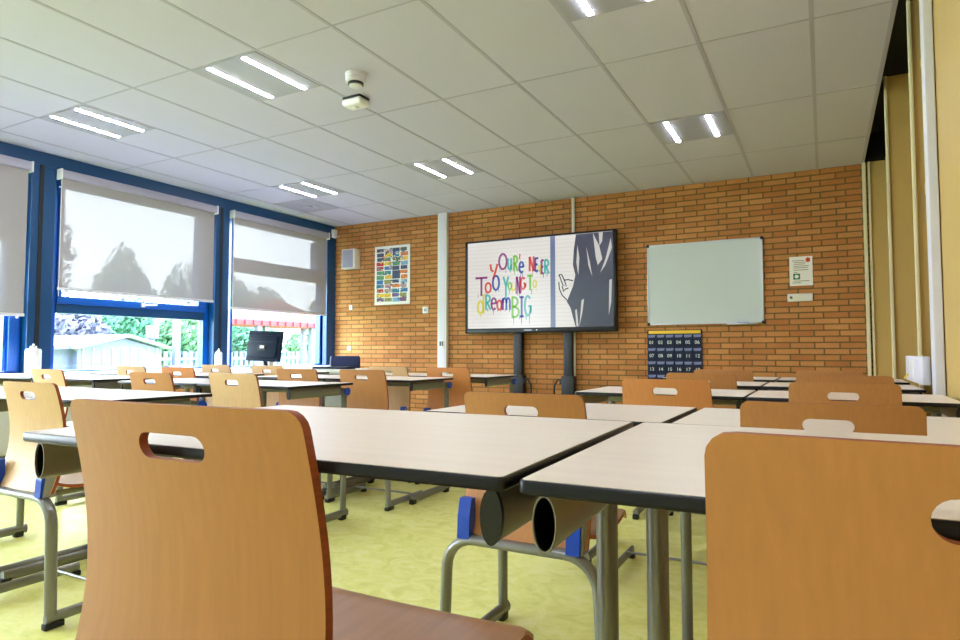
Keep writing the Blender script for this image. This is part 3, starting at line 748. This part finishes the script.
# ---- number pockets
t = thing('number_pocket_chart', 'dark blue hanging pocket chart with numbered clear pockets and yellow strip', 'pocket chart', (-1.455, 7.24, EYE + .245))
MB().box(-.295, .295, -.010, -.002, -.80, 0, bevel=.003).build('backing', 'navy_fabric', t)
MB().box(-.28, .28, -.014, -.009, -.042, -.008, bevel=.001).build('header_strip', 'yellow', t)
for r in range(5):
    for c in range(6):
        x = -.245 + c * .098; z = -.05 - r * .148
        pk = MB().loft([[(x - .045, -.010, z - .14), (x + .045, -.010, z - .14), (x + .045, -.010, z - .02), (x - .045, -.010, z - .02)],
                        [(x - .044, -.020, z - .138), (x + .044, -.020, z - .138), (x + .044, -.030, z - .03), (x - .044, -.030, z - .03)]]).build('pocket', 'navy_fabric', t, smooth=False)
        MB().prism([(x - .043, -.012, z - .006), (x + .043, -.012, z - .004), (x + .036, -.032, z - .032), (x - .034, -.033, z - .036)], (0, .001, -.0008)).build('clear_flap', 'pocket_clear', pk, smooth=False)
        text_mesh('%02d' % (r * 6 + c + 1), .052, 'number_white', pk, 'number', (x, -.0275, z - .09), rot=(pi / 2 + .09, 0, 0))
# ---- notice sheet, control box
t = thing('notice_sheet', 'white printed notice sheet with red emblem and green square on the bricks', 'notice', (-.19, 7.238, EYE + .82))
MB().box(-.105, .105, -.004, 0, -.149, .149).build('sheet', 'paper', t, smooth=False)
n_ = MB(); random.seed(2)
for i, (z, a, b) in enumerate([(.108, -.08, .03), (.09, -.065, .045), (.072, -.065, .04), (.052, -.07, .07), (.034, -.07, .06), (.012, -.07, .065), (-.01, -.065, -.03), (-.10, -.07, .075), (-.118, -.08, .0)]):
    n_.box(a, b, -.0052, -.004, z - .003, z + .003)
n_.build('printed_lines', 'ink', t, smooth=False)
MB().prism([(.065 + .022 * cos(a) * (1.15 if k % 2 else .85), -.0055, .112 + .026 * sin(a) * (1.1 if k % 2 else .85)) for k, a in enumerate([2 * pi * i / 12 for i in range(12)])], (0, .0012, 0)).build('red_emblem', 'red_ink', t, smooth=False)
q = MB().box(-.072, -.010, -.0055, -.004, -.084, -.024).build('green_square', 'green_ink', t, smooth=False)
MB().tube([(-.041, -.0062, -.054), (-.041, -.0054, -.054)], .019, n=20).build('white_disc', 'paper', q, smooth=False)
t = thing('thermostat_panel', 'cream oblong wall panel with a round knob below the notice sheet', 'wall panel', (-.205, 7.24, EYE + .552))
MB().box(-.115, .115, -.022, 0, -.04, .04, bevel=.005).build('panel', 'white_paint', t)
MB().tube([(-.08, -.022, 0), (-.08, -.034, 0)], .014, n=16).build('knob', 'ink', t)
def plate(name, x, z, w_, h_, label, cat):
    t = thing(name, label, cat, (x, 7.24, z))
    MB().box(-w_ / 2, w_ / 2, -.016, 0, -h_ / 2, h_ / 2, bevel=.004).build('plate', 'white_plastic', t)
    MB().box(-w_ / 5, w_ / 5, -.019, -.015, -h_ / 5, h_ / 5, bevel=.001).build('button', 'lamp_panel' if cat == 'switch' else 'skirting', t)
plate('wall_switch', -6.00, EYE + .64, .05, .07, 'small white wall plate below the speaker', 'switch')
plate('wall_socket', -6.03, EYE + .055, .06, .06, 'small white socket above the office chair', 'socket')
plate('light_switch', -4.72, EYE + .565, .09, .09, 'white square switch between the poster and the cable duct', 'switch')
t = thing('duct_socket', 'small grey double socket on the white cable duct', 'socket', (-4.43, 7.177, EYE + .11))
MB().box(-.035, .035, -.010, 0, -.045, .045, bevel=.003).build('plate', 'white_plastic', t)
MB().box(-.026, -.004, -.013, -.009, -.03, .03).box(.006, .026, -.013, -.009, -.03, .03).build('outlets', 'skirting', t, smooth=False)
t = thing('wall_speaker', 'small white loudspeaker box high on the brick wall by the window', 'speaker', (-5.96, 7.24, EYE + 1.33))
MB().box(-.12, .12, -.13, 0, -.14, .14, bevel=.008).build('box', 'white_paint', t)
MB().box(-.105, .085, -.134, -.128, -.125, .125, bevel=.002).build('grille', 'lamp_panel', t)
tag(MB().box(-6.31, -6.25, 7.14, 7.22, EYE + 1.67, EYE + 1.79, bevel=.01).build('corner_sensor', 'white_plastic'), 'small white sensor in the corner above the last window', 'sensor')
# poster
t = thing('picture_poster', 'tall poster of many small coloured pictures on the brick wall', 'poster', (-5.275, 7.238, EYE + 1.072))
MB().box(-.30, .30, -.010, 0, -.412, .412, bevel=.002).build('sheet', 'paper', t)
random.seed(11); pc = MB()
for r in range(12):
    for c in range(4):
        if r in (5, 6) and c == 2: continue
        x0 = -.265 + c * .135 + random.uniform(-.004, .01); z0 = .375 - r * .063 - .05
        pc.box(x0, x0 + random.uniform(.105, .128), -.0118, -.010, z0 + random.uniform(-.008, .004), z0 + .050, mi=random.choice(range(12)))
for _ in range(150):
    x0 = random.uniform(-.27, .22); z0 = random.uniform(-.385, .36)
    if -.01 < x0 + .02 and x0 < .14 and -.08 < z0 < .07: continue
    pc.box(x0, x0 + random.uniform(.012, .045), -.0126, -.0118, z0, z0 + random.uniform(.008, .024), mi=random.choice(range(13)))
pc.box(.005, .135, -.0122, -.010, -.055, .06, mi=7)
pc.build('coloured_pictures', ['poster_%d' % i for i in range(12)] + ['paper'], t, smooth=False)

# white angled cable box on the right wall
t = thing('wall_trunking_box', 'white oblong box fixed low on the right wall by the lilac post', 'wall box', (.405, 3.98, EYE - .085))
MB().box(-.02, .012, -.50, .16, -.065, .065, bevel=.006).build('box', 'lilac_paint', t)
MB().box(-.026, -.018, -.20, -.05, -.045, .045, bevel=.003).build('socket', 'white_plastic', t)
MB().tube([(-.024, .02, -.03), (-.035, .06, -.05), (-.03, .1, -.055)], .004, n=8).build('cable', 'yellow', t)

# ================================================================ OUTSIDE
struct(MB().box(-70, XW - .42, -30, 70, -.14, -.02).build('ground', 'grass', smooth=False))
# shed
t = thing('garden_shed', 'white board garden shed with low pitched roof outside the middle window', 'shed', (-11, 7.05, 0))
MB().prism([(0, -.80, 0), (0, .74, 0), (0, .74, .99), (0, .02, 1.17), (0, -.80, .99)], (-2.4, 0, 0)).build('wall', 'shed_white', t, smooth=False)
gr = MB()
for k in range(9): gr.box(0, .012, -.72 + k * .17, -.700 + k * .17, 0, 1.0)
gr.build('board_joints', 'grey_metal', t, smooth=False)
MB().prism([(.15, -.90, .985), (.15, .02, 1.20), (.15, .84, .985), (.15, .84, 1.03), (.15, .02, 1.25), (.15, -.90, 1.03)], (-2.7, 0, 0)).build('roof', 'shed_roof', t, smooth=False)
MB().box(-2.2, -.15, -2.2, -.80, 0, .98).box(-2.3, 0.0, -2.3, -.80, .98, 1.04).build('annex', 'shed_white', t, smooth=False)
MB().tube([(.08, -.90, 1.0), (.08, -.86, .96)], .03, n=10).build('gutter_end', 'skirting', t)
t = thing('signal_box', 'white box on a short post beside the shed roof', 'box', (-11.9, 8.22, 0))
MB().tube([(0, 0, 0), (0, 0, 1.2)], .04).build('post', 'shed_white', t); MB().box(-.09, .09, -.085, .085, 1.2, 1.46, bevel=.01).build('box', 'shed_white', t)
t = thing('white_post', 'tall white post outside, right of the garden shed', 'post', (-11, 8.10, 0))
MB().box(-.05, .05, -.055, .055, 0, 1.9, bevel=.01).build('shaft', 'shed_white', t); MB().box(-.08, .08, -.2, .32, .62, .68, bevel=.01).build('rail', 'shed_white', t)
# pavilion with red roof
t = thing('garden_pavilion', 'open garden pavilion with red tiled hip roof outside the last window', 'pavilion', (-13.55, 13.0, 0))
def hip(z0, z1, a, b):
    m_ = MB(); n_ = 14
    base = [(a, -b, z0), (a, b, z0), (-a, b, z0), (-a, -b, z0)]; ap = (0, 0, z1)
    lo = [(x, y_, z0 - .12) for x, y_, _ in base]
    for i in range(4):
        m_.poly([base[i], base[(i + 1) % 4], ap]); m_.poly([lo[i], lo[(i + 1) % 4], base[(i + 1) % 4], base[i]])
    m_.poly(lo)
    for k in range(n_):
        y_ = -b + (k + .5) * 2 * b / n_; m_.box(a - .02, a + .03, y_ - .04, y_ + .04, z0 - .13, z0 + .01, bevel=.01)
    return m_
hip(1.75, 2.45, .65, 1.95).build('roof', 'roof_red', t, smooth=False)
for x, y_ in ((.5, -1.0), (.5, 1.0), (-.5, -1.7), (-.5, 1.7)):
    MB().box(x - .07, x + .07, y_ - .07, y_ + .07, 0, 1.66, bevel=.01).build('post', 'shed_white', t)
MB().box(.5, .58, -.83, -.68, 1.38, 1.62, bevel=.01).build('bracket', 'skirting', t)
# fence far behind
t = thing('garden_fence', 'low pale picket fence behind the pavilion', 'fence', (-16, 17, 0))
f = MB()
for k in range(60): f.box(-.02, .02, -6 + k * .2, -5.88 + k * .2, 0, .95)
f.build('pickets', 'shed_white', t, smooth=False)
MB().box(.02, .05, -6, 6, .2, .28).box(.02, .05, -6, 6, .7, .78).build('rails', 'shed_white', t, smooth=False)

def leaves(mb, blobs, n, size, seed):
    random.seed(seed)
    vol = [a[3] * a[4] * a[5] for a in blobs]; tot = sum(vol)
    for b, v_ in zip(blobs, vol):
        for _ in range(int(n * v_ / tot)):
            while True:
                p = Vector((random.uniform(-1, 1), random.uniform(-1, 1), random.uniform(-1, 1)))
                if .35 < p.length < 1: break
            c = Vector((b[0] + p.x * b[3], b[1] + p.y * b[4], b[2] + p.z * b[5]))
            a = Vector((random.gauss(0, 1), random.gauss(0, 1), random.gauss(0, 1))).normalized(); d_ = a.orthogonal().normalized(); e_ = a.cross(d_)
            s_ = size * random.uniform(.6, 1.3)
            mb.poly([c + d_ * s_, c + e_ * s_ * .55, c - d_ * s_, c - e_ * s_ * .55])
def tree(x, y, blobs, n, size, m, h, label, seed, cat='tree', trunk=.15):
    t = thing('garden_tree' if cat == 'tree' else 'garden_bush', label, cat, (x, y, 0), 0, 'trees outside' if cat == 'tree' else 'bushes outside')
    mb = MB(); leaves(mb, blobs, n, size, seed); mb.build('foliage', m, t, smooth=False)
    tr = MB().tube([(0, 0, 0), (.03, .02, h * .5), (0, .05, h)], trunk)
    random.seed(seed)
    for k in range(6):
        a = random.uniform(0, 6.28); z = h * random.uniform(.35, .8)
        tr.tube([(0, 0, z), (cos(a) * .5, sin(a) * .5, z + .5)], trunk * .35, n=6)
    tr.build('trunk', 'trunk', t)
cone = [(0, 0, .6 + .46 * k, 2.3 - .21 * k, 3.0 - .28 * k, .6) for k in range(10)]
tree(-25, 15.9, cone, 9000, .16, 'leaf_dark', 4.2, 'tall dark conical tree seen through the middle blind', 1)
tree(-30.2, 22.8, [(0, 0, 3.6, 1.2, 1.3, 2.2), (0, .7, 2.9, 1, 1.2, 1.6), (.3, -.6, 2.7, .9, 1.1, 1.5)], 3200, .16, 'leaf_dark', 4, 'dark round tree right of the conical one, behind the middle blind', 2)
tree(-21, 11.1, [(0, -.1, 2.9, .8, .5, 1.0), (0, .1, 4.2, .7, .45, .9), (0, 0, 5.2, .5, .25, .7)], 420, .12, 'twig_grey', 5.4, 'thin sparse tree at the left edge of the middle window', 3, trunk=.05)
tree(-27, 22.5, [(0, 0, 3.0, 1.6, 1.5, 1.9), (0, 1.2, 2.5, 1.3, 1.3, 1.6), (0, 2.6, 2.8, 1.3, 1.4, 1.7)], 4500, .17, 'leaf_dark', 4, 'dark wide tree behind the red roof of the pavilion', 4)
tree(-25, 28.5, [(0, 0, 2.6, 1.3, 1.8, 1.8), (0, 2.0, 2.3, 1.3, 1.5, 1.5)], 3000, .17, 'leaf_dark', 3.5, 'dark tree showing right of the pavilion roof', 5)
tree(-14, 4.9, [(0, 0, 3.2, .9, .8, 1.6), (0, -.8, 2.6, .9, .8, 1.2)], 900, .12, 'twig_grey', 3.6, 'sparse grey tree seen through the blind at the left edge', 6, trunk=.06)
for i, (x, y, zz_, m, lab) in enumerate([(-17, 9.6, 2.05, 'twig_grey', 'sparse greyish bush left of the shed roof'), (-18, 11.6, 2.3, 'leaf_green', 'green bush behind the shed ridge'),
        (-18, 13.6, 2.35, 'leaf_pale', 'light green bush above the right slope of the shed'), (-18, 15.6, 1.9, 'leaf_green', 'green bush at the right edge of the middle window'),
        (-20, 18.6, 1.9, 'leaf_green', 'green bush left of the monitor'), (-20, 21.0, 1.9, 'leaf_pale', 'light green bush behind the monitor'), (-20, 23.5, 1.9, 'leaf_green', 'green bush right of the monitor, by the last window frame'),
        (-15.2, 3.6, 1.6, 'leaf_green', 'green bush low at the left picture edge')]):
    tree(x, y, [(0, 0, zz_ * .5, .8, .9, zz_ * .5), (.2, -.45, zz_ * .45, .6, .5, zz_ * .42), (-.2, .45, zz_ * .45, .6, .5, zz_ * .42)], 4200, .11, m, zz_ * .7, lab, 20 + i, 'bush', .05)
